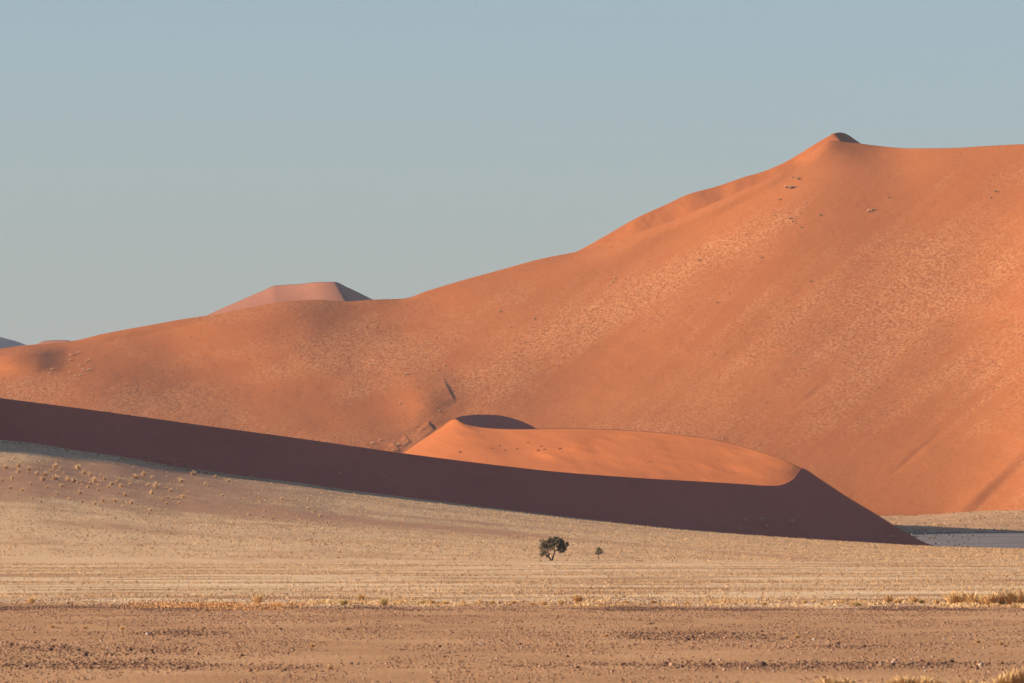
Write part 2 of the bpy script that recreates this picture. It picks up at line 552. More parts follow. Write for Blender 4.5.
def a_shift(px, py, q):
    e = sstep(0, 10, py - ac(px))
    up = (px * 0.66 + py * 0.75)          # across the streaks
    ut = (px * 0.75 - py * 0.66)          # along the streaks (they run up to the right)
    right = sstep(380, 620, px)
    s = 2.2 * fbm(up / 55, ut / 260, 2, 61) * right
    s = s + 0.75 * fbm(up / 13, ut / 160, 3, 62) * (0.25 + 0.75 * right)
    s = s + 0.14 * fbm(up / 5, ut / 50, 2, 63)
    s = s + 13 * fbm(px / 130, py / 70, 2, 64) * (1 - 0.8 * right)
    s = s + 2.2 * fbm(px / 38, py / 18, 2, 65) * (1 - 0.75 * right)
    # hump and gully at the left end
    s = s - 30 * np.exp(-((px - 14) / 34) ** 2) * (1 - sstep(345, 395, py))
    s = s - 16 * (1 - sstep(34, 70, px)) * (1 - sstep(362, 380, py)) * sstep(-60, 20, px)
    # crest-side hollow lines
    s = s + scarp(px, py, 443, 381, 454, 401, 20, 3.5, 3.5)
    s = s + scarp(px, py, 400, 431, 432, 424, 22, 0, 4)
    s = s + 3.5 * g2(px, py, 428, 430, 14, 3.0, -12) - 3.5 * g2(px, py, 416, 425, 18, 3.5, -12)
    s = s + 2 * g2(px, py, 402, 447, 8, 2.0, 0) - 2 * g2(px, py, 396, 443, 10, 2.5, 0)
    s = s - 18 * g2(px, py, 425, 398, 26, 22, 0)
    s = s + scarp(px, py, 427, 422, 434, 430, 22, 3.2, 3) + scarp(px, py, 404, 436, 410, 442, 14, 2.4, 2.5) + scarp(px, py, 392, 443, 399, 450, 14, 2.4, 2.5)
    # broad bowls
    s = s + 32 * g2(px, py, 190, 372, 95, 40, 10) + 11 * g2(px, py, 575, 385, 70, 34, -35)
    s = s - 16 * g2(px, py, 700, 205, 120, 14, -27) + 14 * g2(px, py, 690, 235, 110, 16, -27)
    # soft ribs and dimples on the right
    s = s + scarp(px, py, 1045, 430, 955, 514, 22, 7, 13)
    s = s + 1.6 * g2(px, py, 738, 206, 22, 3, -25) + 1.4 * g2(px, py, 718, 226, 20, 3, -25) + 1.5 * g2(px, py, 815, 393, 22, 3.5, -35) + 1.2 * g2(px, py, 745, 440, 10, 2.5, -20) + 1.4 * g2(px, py, 915, 455, 30, 3, -40) + 1.2 * g2(px, py, 985, 372, 18, 3, -35)
    return s * e


def a_dz(px, py, q):
    e = sstep(1, 6, py - ac(px))
    return e * (0.07 * fbm(q[..., 0] / 3.0, q[..., 2] / 1.6, 2, 71) + 0.22 * fbm(q[..., 0] / 14, q[..., 2] / 6, 2, 72) * sstep(-0.2, 0.5, fbm(px / 60, py / 40, 2, 73)))


pxG = np.concatenate([np.linspace(-300, -52, 60), np.linspace(-50, 1074, 1500), np.linspace(1080, 1600, 90)])
a_mid = lambda px: 0.52 * a_top(px) + 0.48 * a_foot(px) - np.array([0, 0, 1.0]) * (0.03 * (a_top(px)[:, 2:3] - a_foot(px)[:, 2:3]))
great = Sheet(pxG, [offset(a_top, 0, 900, -220, -2), offset(a_top, 20, 30, -9), a_top, a_mid, a_foot, offset(a_foot, 0, -300, -16, -2)],
              [6, 3, 260, 240, 10], shift=a_shift, dz=a_dz, blur=((9, 240), 95))


def a_veg(px, py, q):
    up = (px * 0.66 + py * 0.75); ut = (px * 0.75 - py * 0.66)
    v = 0.42 + 0.55 * fbm(up / 8, ut / 110, 2, 81) + 0.5 * fbm(up / 24, ut / 160, 3, 84) + 0.45 * fbm(px / 50, py / 26, 3, 82)
    w = sstep(360, 500, px + 30 * fbm(px / 30, py / 30, 2, 85)); v = (0.28 + 1.1 * fbm(px / 55 + py / 60, py / 22, 4, 83)) * (1 - w) + v * w
    v = v + 0.7 * g2(px, py, 330, 355, 130, 26, 20) + 0.8 * g2(px, py, 120, 400, 160, 22, 8) + 0.6 * g2(px, py, 400, 350, 60, 22)
    v = v + 0.9 * g2(px, py, 640, 300, 150, 14, -32) + 0.7 * g2(px, py, 560, 330, 120, 12, -30) + 0.5 * g2(px, py, 900, 290, 130, 40, -40)
    v = v - 1.0 * (1 - sstep(6, 30, py - ac(px))) * sstep(380, 500, px)
    v = v - 1.1 * g2(px, py, 600, 385, 70, 28, -30) - 1.0 * g2(px, py, 900, 470, 160, 38, 0) - 1.0 * g2(px, py, 860, 185, 160, 35, 10)
    v = v - 0.9 * g2(px, py, 640, 240, 110, 20, -25) - 0.9 * g2(px, py, 200, 345, 90, 18, -8) - 1.2 * g2(px, py, 30, 358, 60, 20) - 0.8 * g2(px, py, 420, 405, 45, 25)
    return np.clip(np.maximum(v, 0.05) * 0.85 + 0.10, 0, 1)


great.mesh('great_dune', M_dune, {'veg': a_veg(great.px, great.py, great.q)})

# ridge behind, rising to the shaded summit
R2 = [(545, 264), (560, 259), (581, 249.3), (605, 236), (639, 216.6), (665, 205), (689, 194), (718, 186), (744, 177), (760, 172.6), (779, 165), (789, 160), (800, 153.5), (815, 144), (828, 136.5), (834, 133.2), (840, 132.4), (846, 133.8), (855, 139.5), (863, 145), (885, 158)]
r2 = rail(R2, [(545, 5330), (700, 5380), (827, 5398), (833, 5402), (846, 5445), (862, 5510), (890, 5600)])
Sheet(np.linspace(545, 885, 420), [offset(r2, -60, 500, -130), offset(r2, 0, 12, -2), r2, lambda px: r2(px) + np.array([14.0, -70.0, -24.0])],
      [5, 3, 40], shift=lambda px, py, q: 3 * fbm(px / 20, py / 20, 3, 91) * sstep(0, 4, py - curve(R2)(px))).mesh('summit_ridge', M_dune, None)

# ---------------------------------------------------------------- far dunes
e1 = rail([(150, 345), (190, 324), (215, 311.5), (240, 300.5), (275, 286), (300, 284.2), (318, 282.2), (334, 282), (348, 289), (372, 299.5), (400, 310)],
          [(150, 8300), (275, 8400), (334, 8100), (400, 8050)])
e1 = rail([(150, 345), (190, 324), (215, 311.5), (240, 300.5), (262, 291), (275, 285.6), (288, 284.6), (300, 284), (318, 282), (334, 281.8), (348, 287.5), (372, 299.0), (400, 311)],
          [(150, 8520), (275, 8290), (334, 8130), (350, 8250), (400, 8800)])
e2 = rail([(150, 350), (334, 331), (400, 334)], [(150, 8000), (334, 7850), (350, 7990), (400, 8550)])


def e2s(px):
    p = e2(px); q = P(px + 26 * sstep(250, 334, px), proj(p)[1], p[:, 1])
    return q


Sheet(np.linspace(150, 400, 420), [offset(e1, 0, 900, -180), e1, e2s], [5, 50],
      shift=lambda px, py, q: 5 * fbm(px / 40, py / 24, 2, 95) * sstep(1, 5, py - 284)).mesh('far_dune', M_far)
ridge = rail([(-400, 300), (-250, 306), (-120, 316), (-40, 329), (0, 337), (14, 340.5), (28, 345.5), (60, 356), (120, 380)], [(-400, 15500), (120, 16500)])
Sheet(np.linspace(-400, 120, 160), [offset(ridge, 0, 2500, -400, 0), ridge, offset(ridge, 500, -2500, -480)], [4, 30],
      shift=lambda px, py, q: 120 * fbm(px / 30, py / 20, 3, 97)).mesh('far_hills', M_farblue)
g1 = rail([(20, 352), (36, 344.5), (44, 341), (56, 340), (66, 340), (76, 343), (100, 352)], [(20, 9600), (100, 9300)])
Sheet(np.linspace(20, 100, 60), [offset(g1, 0, 500, -90), g1, lambda px: g1(px) + np.array([-40.0, -260.0, -90.0])], [4, 16]).mesh('small_far_dune', M_far)

# ----------------------------------------- clay pan and grassy flat at right
pxP = np.linspace(600, 1250, 420)
pr = lambda y, d: (lambda px: P(px, y, d))
pan = Sheet(pxP, [pr(553, 2700), pr(548.3, 2850), pr(546.5, 2950), pr(532.5, 3905)], [3, 3, 60], dz=lambda px, py, q: 0.15 * fbm(q[..., 0] / 30, q[..., 1] / 60, 3, 101))
pan.mesh('clay_pan', M_pan)
flat = Sheet(pxP, [pr(532.5, 3905), pr(529.5, 4060), lambda px: P(px, curve([(600, 520), (905, 515.5), (960, 512), (1024, 508), (1250, 500)])(px), 4420)], [24, 70],
             dz=lambda px, py, q: 0.5 * fbm(q[..., 0] / 12, q[..., 1] / 14, 4, 103))
flat.mesh('grassy_flat', M_strip)


# ------------------------------------------------------- grass as ground cover
def tuft_cloud(name, pts, h, w, mat, rng, k=4, tint=None, label=None, cat=None, lean=0.5, fine=1.0):
    """many little clumps of k blades each, one stuff object"""
    n = len(pts)
    size = 0.55 + 1.5 * rng.random(n) ** 3
    hh = (h * size * (0.7 + 0.6 * rng.random(n)))[:, None]; ww = (w * size * (0.7 + 0.6 * rng.random(n)))[:, None]
    a = rng.random((n, k)) * 6.283
    base = pts[:, None, :] + np.stack([np.cos(a) * ww * 0.35, np.sin(a) * ww * 0.35, 0 * a - 0.03], -1)
    pa = a + 1.57 + rng.normal(0, 0.5, (n, k))
    bw = ww * (0.22 + 0.16 * rng.random((n, k))) * fine
    d = np.stack([np.cos(pa) * bw, np.sin(pa) * bw, 0 * a], -1)
    tip = base + np.stack([np.cos(a) * hh * lean * rng.random((n, k)), np.sin(a) * hh * lean * rng.random((n, k)), hh * (0.7 + 0.5 * rng.random((n, k)))], -1)
    v = np.stack([base - d, base + d, tip + d * 0.35, tip - d * 0.35], 2).reshape(-1, 3)
    f = np.arange(n * k * 4).reshape(-1, 4)
    t = tint if tint is not None else rng.random(n)
    t = np.repeat(np.clip(t, 0, 1), k * 4)
    o = link(name, mesh_np(name, v, f, False, {'tint': t}), None, mat)
    o['kind'] = 'stuff'
    if label: o['label'] = label
    if cat: o['category'] = cat
    return o


class PlainGrid:
    pass


def plain_points(n, py0, py1, mask, rng, pxr=(-20, 1044)):
    """uniform over ground area between two image rows, thinned by mask"""
    D0, D1 = -CAMZ / ray(0, py1)[1], -CAMZ / ray(0, py0)[1]
    out = []
    while sum(len(o) for o in out) < n:
        m = n * 3
        D = np.sqrt(rng.random(m) * (D1**2 - D0**2) + D0**2)
        px = rng.uniform(*pxr, m)
        x = (px - 512) * K * D
        keep = rng.random(m) < mask(x, D)
        q = np.stack([x, D, plain_z(x, D)], -1)[keep]
        out.append(q)
    return np.concatenate(out)[:n]


rg = np.random.default_rng(11)
pts = plain_points(90000, 562, 610, lambda x, y: plain_veg(x, y) * np.clip(0.45 + 1.9 * fbm(x / 60, y / 22, 4, 33), 0.02, 1), rg)
tuft_cloud('plain_grass', pts, 0.13, 0.26, M_grass, rg, 4, label='pale dry grass covering the flat plain', cat='grass', fine=0.3)
pts = apron.scatter(110000, lambda px, py, q: np.clip(ap_veg(px, py, q) - 0.05, 0.03, 1) * (px > -30) * (px < 1060) * (q[..., 1] > 1720), rg)
tuft_cloud('slope_grass', pts, 0.20, 0.34, M_grass, rg, 4, label='dry straw grass covering the sandy slope', cat='grass', fine=0.38)
pts = great.scatter(120000, lambda px, py, q: a_veg(px, py, q) ** 1.2 * (px > -20) * (px < 1050), rg, rows=(9, None))
tuft_cloud('dune_grass', pts, 0.19, 0.42, M_duneveg, rg, 4, label='sparse pale grass speckling the great orange dune', cat='grass')
pts = flat.scatter(4200, lambda px, py, q: (px > 880) * (0.4 + fbm(px / 9, py / 2.5, 3, 7)).clip(0.05, 1), rg)
tuft_cloud('flat_grass', pts, 0.35, 0.7, M_grass, rg, 4, label='dry grass on the flat behind the clay pan', cat='grass')
pts = pan.scatter(500, lambda px, py, q: (px > 890) * np.exp(-np.clip(px - 905, 0, 200) / 22.0) * 1.0 + 0.10 * (px > 890) * np.exp(-((py - 533) / 1.5) ** 2) + 0.002, rg)
tuft_cloud('shore_scrub', pts, 0.35, 0.9, M_twig, rg, 5, label='low dark scrub fringing the shore of the clay pan', cat='scrub')
# orange low grass at the gravel edge
pts = plain_points(3600, 603.5, 611, lambda x, y: np.clip(1.0 - np.abs((x / y / K + 512) - 220) / 100, 0, 1) ** 1.1 * np.clip(0.35 + 1.5 * fbm(x / 8, y / 14, 3, 8), 0, 1), rg, (110, 330))
tuft_cloud('orange_grass', pts, 0.12, 0.3, M_orange, rg, 6, label='low orange grass along the gravel edge', cat='grass', fine=0.3)
pts = plain_points(2600, 600, 607, lambda x, y: np.clip(0.05 + 1.3 * fbm(x / 7, y / 10, 3, 9), 0.0, 1), rg, (300, 1044))
tuft_cloud('edge_grass', pts, 0.16, 0.34, M_gold, rg, 10, label='golden grass fringe where gravel meets the pale plain', cat='grass', fine=0.2, lean=0.9)


# ------------------------------------------------------------- gravel, stones
def ico():
    import bmesh
    bm = bmesh.new(); bmesh.ops.create_icosphere(bm, subdivisions=1, radius=1)
    v = np.array([x.co[:] for x in bm.verts]); f = np.array([[x.index for x in q.verts] for q in bm.faces]); bm.free()
    return v, f


IV, IF = ico()
OV = np.array([[1, 0, 0], [0, 1, 0], [-1, 0, 0], [0, -1, 0], [0, 0, 1], [0, 0, -1]], float)
OF = np.array([[0, 1, 4], [1, 2, 4], [2, 3, 4], [3, 0, 4], [1, 0, 5], [2, 1, 5], [3, 2, 5], [0, 3, 5]])


def band(y):
    """how stony the gravel is at ground distance y"""
    py = HOR + CAMZ / y / K
    return (0.10 + 0.9 * np.exp(-((py - 664) / 5.0) ** 2) + 0.75 * np.exp(-((py - 634) / 4.5) ** 2)
            + 0.8 * np.exp(-((py - 609.5) / 3.2) ** 2) + 0.35 * np.exp(-((py - 650) / 7) ** 2)) * (1 - sstep(669, 678, py))


def stone_mask(x, y):
    return np.clip(band(y) * np.clip(0.45 + 1.2 * fbm(x / 9, y / 40, 3, 12), 0.05, 1), 0, 1)


rs = np.random.default_rng(5)
pts = plain_points(46000, 599, 684, lambda x, y: np.maximum(stone_mask(x, y), 0.22 * (fbm(x / 5, y / 20, 2, 14) > -0.1)), rs)
n = len(pts)
r = 0.030 + 0.045 * rs.random(n) ** 2.5 + 0.00004 * pts[:, 1]
sc = np.stack([r * rs.uniform(0.8, 1.6, n), r * rs.uniform(0.8, 1.5, n), r * rs.uniform(0.6, 1.0, n)], -1)
v = OV[None] * sc[:, None, :] * rs.uniform(0.7, 1.25, (n, 6, 1))
a = rs.random(n) * 6.28; c, s = np.cos(a)[:, None], np.sin(a)[:, None]
v = np.stack([v[..., 0] * c - v[..., 1] * s, v[..., 0] * s + v[..., 1] * c, v[..., 2]], -1) + pts[:, None, :] + np.array([0, 0, 0.015])
f = (OF[None] + (np.arange(n) * 6)[:, None, None]).reshape(-1, 3)
tnt = np.where(stone_mask(pts[:, 0], pts[:, 1]) > 0.3, rs.beta(1.3, 2.2, n), rs.beta(2.6, 1.8, n))
o = link('gravel', mesh_np('gravel', v, f, False, {'tint': np.repeat(tnt, 6)}), None, M_stone)
o['kind'] = 'stuff'; o['label'] = 'small dark and pale gravel strewn on the brown plain'; o['category'] = 'gravel'

stone_meshes = []
for k in range(10):
    v = IV * rs.uniform(0.72, 1.2, (len(IV), 1)) * np.array([1, rs.uniform(0.7, 1), rs.uniform(0.55, 0.85)])
    me = mesh_np('stone', v, IF, False, {'tint': np.full(len(IV), [0.02, 0.12, 0.2, 0.3, 0.4, 0.5, 0.08, 0.62, 0.8, 0.97][k])})
    me.materials.append(M_stone)
    stone_meshes.append(me)
STONE_LBL = {'near': 'stone in the nearest dark stony band across the foreground gravel', 'mid': 'stone in the middle stony band across the foreground gravel',
             'far': 'stone on the brown gravel between the dark stony bands'}
TONE = ['near black', 'dark brown', 'dark brown', 'brown', 'brown', 'reddish brown', 'near black', 'reddish brown', 'tan', 'pale']
sp = plain_points(1200, 622, 674, lambda x, y: stone_mask(x, y) ** 1.5, rs, (4, 1020))[:275]
for p in sp:
    k = int(rs.integers(0, 10)) if rs.random() > 0.35 else int(rs.choice([0, 1, 6]))
    py = HOR + CAMZ / p[1] / K
    zone = 'near' if py > 655 else 'mid' if 627 < py < 642 else 'far'
    o = bpy.data.objects.new('stone', stone_meshes[k]); COL.objects.link(o)
    s = 0.085 + 0.11 * rs.random() ** 1.6 + (0.08 if rs.random() < 0.08 else 0)
    o.location = (p[0], p[1], p[2] + s * 0.25); o.scale = (s, s, s); o.rotation_euler = (0, 0, rs.random() * 6.28)
    o['label'] = f"{TONE[k]} {STONE_LBL[zone]}"; o['category'] = 'stone'; o['group'] = f"{TONE[k]} stones, {zone} gravel"


# --------------------------------------------------------------- grass tufts
def tuft_mesh(name, mat, rng, blades=110, upright=1.0, wide=0.5, clumps=1):
    """unit tuft, height about 1: arching two-segment blades fanning out from a tight base"""
    V, F, T = [], [], []
    for i in range(blades):
        a = rng.random() * 6.283; r = wide * (rng.random() ** 0.6)
        cx = rng.uniform(-0.35, 0.35) * (clumps > 1)
        b0 = np.array([cx + math.cos(a) * r * 0.35, math.sin(a) * r * 0.35, -0.05])
        hh = rng.uniform(0.55, 1.05) * (1 - 0.45 * (r / wide) ** 2 * (1 - 0.3 * upright))
        out = r * rng.uniform(0.7, 1.4)
        m = b0 + np.array([math.cos(a) * out * 0.4, math.sin(a) * out * 0.4, hh * 0.6])
        t = b0 + np.array([math.cos(a) * out, math.sin(a) * out, hh])
        pa = a + 1.57 + rng.normal(0, 0.6); w = rng.uniform(0.018, 0.04)
        d = np.array([math.cos(pa) * w, math.sin(pa) * w, 0])
        n0 = len(V)
        V += [b0 - d, b0 + d, m + d * 0.9, m - d * 0.9, t + d * 0.3, t - d * 0.3]
        F += [(n0, n0 + 1, n0 + 2, n0 + 3), (n0 + 3, n0 + 2, n0 + 4, n0 + 5)]
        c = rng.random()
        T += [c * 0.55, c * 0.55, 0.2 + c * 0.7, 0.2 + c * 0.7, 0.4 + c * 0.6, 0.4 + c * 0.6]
    me = mesh_np(name, np.array(V), np.array(F), False, {'tint': np.array(T)})
    me.materials.append(mat)
    return me


rt = np.random.default_rng(21)
T_STRAW = [tuft_mesh('grass_tuft', M_straw, rt, 120, 0.6, 0.62) for _ in range(3)]
T_GOLD = [tuft_mesh('grass_tuft', M_gold, rt, 170, 1.0, 0.55) for _ in range(4)]
T_OLIVE = [tuft_mesh('grass_tuft', M_olive, rt, 150, 0.8, 0.6) for _ in range(2)]
T_DUNE = [tuft_mesh('grass_tuft', M_duneveg, rt, 90, 0.5, 0.7) for _ in range(2)]


def tuft(p, h, w, me, label, group=None, name='grass_tuft', cat='grass tuft'):
    o = bpy.data.objects.new(name, me); COL.objects.link(o)
    o.location = tuple(float(x) for x in p)
    o.scale = (w, w, h); o.rotation_euler = (0, 0, rt.random() * 6.28)
    o['label'] = label; o['category'] = cat
    if group: o['group'] = group
    return o


ROW = 'grass tufts along the gravel edge'
def row_tuft(px, py, hpx, wpx, kind, label, group=ROW):
    p = G(px, py); m = p[1] * K
    me = {'g': T_GOLD, 'o': T_OLIVE, 's': T_STRAW}[kind]
    tuft(p, hpx * m, wpx * m, me[int(rt.integers(len(me)))], label, group)


row_tuft(31.5, 603.5, 7.5, 8, 'g', 'lone golden tuft at the gravel edge near the left side of the picture')
row_tuft(258, 603, 10.5, 11, 'g', 'tall golden tuft rising behind the patch of low orange grass')
row_tuft(343, 605, 7, 9, 'o', 'left of the two olive green tufts at the gravel edge')
row_tuft(361, 600.5, 8, 8, 'g', 'pale golden tuft between and behind the two olive tufts')
row_tuft(384, 605, 8.5, 8, 'o', 'right of the two olive green tufts at the gravel edge')
for k, x in enumerate([403, 419, 433, 447, 463, 480, 495, 512, 530, 546, 563]):
    row_tuft(x + rt.uniform(-3, 3), 604.5 + rt.uniform(-1, 1), rt.uniform(4, 6.5), rt.uniform(6, 9), 'o' if k in (1,) else 'g',
             'small golden tuft in the ragged row at the gravel edge below the trees' if k != 1 else 'small olive tuft right of the two big olive ones', ROW)
row_tuft(578, 602, 9, 12, 'g', 'broad golden tuft at the gravel edge just right of below the big tree')
for x in (600, 624, 655, 690, 720, 765, 800, 840):
    row_tuft(x + rt.uniform(-5, 5), 604 + rt.uniform(-1, 1.5), rt.uniform(3, 5), rt.uniform(6, 9), 'g', 'faint low tuft at the gravel edge right of the trees', ROW)
row_tuft(858, 606, 4.5, 7, 'o', 'small olive tuft alone at the gravel edge right of centre')
row_tuft(889, 602.5, 9, 10, 'g', 'reddish gold tuft leading the tall clumps at the right of the gravel edge')
row_tuft(898, 603.5, 6, 9, 'g', 'low tuft touching the reddish gold one at its right')
row_tuft(914, 603, 8.5, 10, 'g', 'golden tuft with a dark base among the right hand clumps')
row_tuft(921, 603.5, 5, 7, 'o', 'little olive tuft beside the golden one with the dark base')
row_tuft(936, 604, 6, 7, 'g', 'narrow golden tuft standing just left of the tall thick clumps')
for k, (x, h, w) in enumerate([(953, 15, 17), (963, 14, 16), (973, 13, 15), (983, 12, 14), (991, 14, 15), (1000, 16, 17), (1010, 16, 17), (1020, 16, 17)]):
    row_tuft(x, 604 + rt.uniform(-0.5, 0.8), h, w, 'g', ('tall thick golden clump of the left group at the right of the gravel edge' if k < 3 else
             'tall thick golden clump of the group running out of the picture at the right'), 'tall golden clumps at the right')
for x, h in [(757, 9), (768, 7), (826, 13), (835, 12), (846, 12), (868, 8), (893, 12), (903, 15), (913, 13), (926, 14), (938, 11), (966, 11), (984, 9), (1001, 15), (1010, 20), (1021, 22)]:
    row_tuft(x, 691, h * 1.2, 19, 'g', 'blurred golden grass tuft cut off by the bottom edge of the picture', 'foreground tufts along the bottom edge')
for x, y in [(52, 628), (85, 629), (122, 630), (432, 686), (515, 687), (1001, 645), (797, 638), (606, 637), (312, 647), (978, 643), (330, 669)]:
    row_tuft(x, y, 4.5, 6, 'g', 'small straw tuft alone on the stony ground' , 'small tufts on the gravel')

SLX = [(float(rt.uniform(0, 340)), float(rt.uniform(0, 1))) for _ in range(80)]
SL = [(5, 468), (18, 466), (18, 472), (28, 470), (37, 474), (44, 475), (43, 480), (55, 466), (55, 479), (77, 468), (67, 480), (74, 481), (84, 473), (90, 475), (95, 481), (105, 479),
      (135, 478), (143, 475), (180, 481), (193, 474), (156, 486), (147, 485), (122, 486), (108, 487), (80, 493), (32, 498), (40, 501), (82, 502), (95, 504), (103, 501), (114, 501),
      (132, 503), (142, 507), (149, 510), (162, 499), (152, 493), (62, 486), (48, 487), (30, 484), (12, 478), (10, 488), (58, 494), (215, 477), (228, 481), (205, 484), (170, 491),
      (182, 497), (126, 495), (70, 499), (22, 490), (88, 487), (118, 480), (64, 473)] + [(x, float(curve(APY)(x)) + 14 + u * 26) for x, u in SLX]
for i, (x, y) in enumerate(SL):
    p = apron.at(x, y + 1); m = p[1] * K
    s = rt.uniform(4.6, 7.2) if i < 21 else rt.uniform(3.4, 5.4) if i < 52 else rt.uniform(2.0, 3.8)
    lb = {16: 'large straw tuft standing alone on bare pink sand below the dune shadow', 18: 'straw tuft alone on pink sand at the right tip of the dune shadow'}.get(i,
         'straw tuft with a dark shadow among the cluster on the left slope')
    tuft(p, s * m * 0.9, s * m * 0.95, T_STRAW[i % 3], lb, 'straw tufts on the left slope')
bd = curve(APY)
for i in range(46):
    x = 2 + i * 5.6 + rt.uniform(-2, 2); y = bd(x) + rt.uniform(0.2, 2.0)
    p = apron.at(x, y + 0.8); m = p[1] * K; s = rt.uniform(2.2, 3.8)
    tuft(p, s * m * 0.9, s * m, T_STRAW[i % 3], 'shaded grey tuft in the line along the foot of the dark dune', 'tufts lining the foot of the dark dune')
DK = [(137, 456), (141, 462), (148, 458), (160, 461), (163, 466), (172, 463), (180, 460), (187, 466), (201, 457), (205, 463), (215, 465), (340, 474), (365, 480), (384, 477), (744, 522), (762, 521), (766, 528), (791.5, 522), (892, 538), (740, 530)]
for i, (x, y) in enumerate(DK):
    p = near.at(x, y); m = p[1] * K; s = 5.0 if i > 13 else rt.uniform(2.6, 3.8)
    tuft(p, s * m * 0.8, s * m, T_STRAW[i % 3], 'pale tuft on the low right part of the dark slip face' if i > 13 else 'faint small tuft on the left part of the dark slip face', 'tufts on the dark slip face')
LT = [(460, 453), (492, 449), (500, 446), (517, 449), (541, 447), (545, 450), (538, 451), (505, 451), (560, 449), (528, 443), (650, 462)]
for i, (x, y) in enumerate(LT):
    p = lit.at(x, y); m = p[1] * K; s = rt.uniform(1.8, 2.8)
    tuft(p, s * m * 0.8, s * m * 1.2, T_DUNE[i % 2], 'small pale tuft on the smooth sunlit crescent dune', 'tufts on the crescent dune')
GT = [(445, 366, 3, 0), (405, 375, 3.5, 0), (370, 365, 3, 0), (437, 371, 3, 0), (440, 412, 3, 0), (400, 404, 3, 0), (398, 446, 4.5, 0), (393, 451, 3.5, 0), (372, 444, 3.5, 0), (380, 441, 3, 0),
      (791, 188.5, 5.5, 1), (786, 188, 4, 0), (798, 179.5, 4, 1), (792, 178, 3, 0), (873, 210.5, 3.5, 1), (868, 212, 4, 0), (995, 192, 3.5, 1), (990, 198, 3, 0), (889, 198, 2.5, 1), (820, 216, 3, 1), (790, 219, 4, 0),
      (792, 222, 3, 0), (800, 214, 2.5, 0), (775, 216, 2.5, 0), (801, 228, 2.5, 1), (52, 370, 3.5, 0), (50, 374, 3, 0), (762, 258, 2.5, 1), (723, 440, 2.5, 0), (811, 282, 2.5, 1), (535, 319, 2.5, 1), (500, 312, 2.5, 1),
      (717, 303, 2.5, 0), (780, 200, 2.5, 1), (699, 261, 3, 1), (612, 283, 3.5, 0), (615, 279, 3, 0), (609, 286, 3, 0)]
for x in range(68, 90, 3):
    for _ in range(2):
        GT.append((x + rt.uniform(-1.5, 1.5), 353 + rt.uniform(0, 24), 2.8, 0))
for i, (x, y, s, g) in enumerate(GT):
    p = great.at(x, y); m = p[1] * K
    lb = {10: 'olive bush, biggest on the upper face of the great dune below the summit', 12: 'olive bush just above the biggest one below the summit', 14: 'small dark bush on the smooth upper sand right of the summit',
          16: 'small dark bush high on the great dune near the right edge'}.get(i)
    if lb is None:
        lb = 'pale tuft in the cluster right of the shaded gully at the far left' if i >= 38 else ('tiny dark bush on the face of the great dune' if g else 'small straw tuft on the face of the great dune')
    tuft(p, s * m * 0.8, s * m * 0.9, (T_OLIVE if g else T_STRAW)[i % 2], lb, 'bushes and tufts on the great dune', 'shrub' if g else 'grass_tuft', 'shrub' if g else 'grass tuft')


# ---------------------------------------------------------------------- trees
def tube(V, F, a, b, ra, rb, n=6):
    a, b = np.array(a, float), np.array(b, float)
    d = b - a; d /= np.linalg.norm(d) + 1e-9
    u = np.cross(d, (0.3, 1, 0.2)); u /= np.linalg.norm(u); w = np.cross(d, u)
    n0 = len(V)
    for c, r in ((a, ra), (b, rb)):
        for k in range(n):
            t = 6.283 * k / n
            V.append(c + (u * math.cos(t) + w * math.sin(t)) * r)
    for k in range(n):
        F.append((n0 + k, n0 + (k + 1) % n, n0 + n + (k + 1) % n, n0 + n + k))


def limb(V, F, a, b, ra, rb, rng, seg=5, wob=0.08):
    a, b = np.array(a, float), np.array(b, float)
    L = np.linalg.norm(b - a); pts = [a]
    for k in range(1, seg):
        pts.append(a + (b - a) * k / seg + rng.normal(0, wob * L / seg * 1.5, 3))
    pts.append(b)
    for k in range(seg):
        tube(V, F, pts[k], pts[k + 1], ra + (rb - ra) * k / seg, ra + (rb - ra) * (k + 1) / seg)
    return pts


def make_tree(loc, name, label, trunks, lobes, s_leaf, n_per, rng, twig=0.02, cat='tree'):
    root = bpy.data.objects.new(name, None); COL.objects.link(root)
    root.location = tuple(float(x) for x in loc); root['label'] = label; root['category'] = cat
    V, F = [], []
    ends = []
    for (a, b, ra, rb) in trunks:
        pts = limb(V, F, a, b, ra, rb, rng)
        ends += [(p, rb) for p in pts[2:]]
    CV, CF, CT_ = [], [], []
    for (c, rad, dens) in lobes:
        c = np.array(c, float); rad = np.array(rad, float)
        e = min(ends, key=lambda q: np.linalg.norm(q[0] - c) + 0.3 * abs(q[0][2] - c[2]))
        pts = limb(V, F, e[0], c, e[1] * 0.7, twig, rng, 4, 0.12)
        ntw = 7
        subs = []
        for _ in range(ntw):
            q = rng.normal(0, 0.55, 3); q /= max(1, np.linalg.norm(q)); q = c + q * rad
            limb(V, F, pts[int(rng.integers(2, 5))], q, twig, twig * 0.35, rng, 3, 0.15)
            subs.append(q)
        for _ in range(int(n_per * dens)):
            q = subs[int(rng.integers(ntw))] + rng.normal(0, 0.30, 3) * rad
            d1 = rng.normal(0, 1, 3); d1 /= np.linalg.norm(d1); d2 = np.cross(d1, rng.normal(0, 1, 3)); d2 /= np.linalg.norm(d2)
            s = s_leaf * rng.uniform(0.5, 1.3); n0 = len(CV)
            CV += [q - d1 * s, q + d2 * s * 0.5, q + d1 * s, q - d2 * s * 0.5]
            CF.append((n0, n0 + 1, n0 + 2, n0 + 3)); CT_ += [rng.random()] * 4
    link('trunk', mesh_np('trunk', np.array(V), np.array(F)), root, M_bark)
    link('crown', mesh_np('crown', np.array(CV), np.array(CF), False, {'tint': np.array(CT_)}), root, M_leaf)
    return root


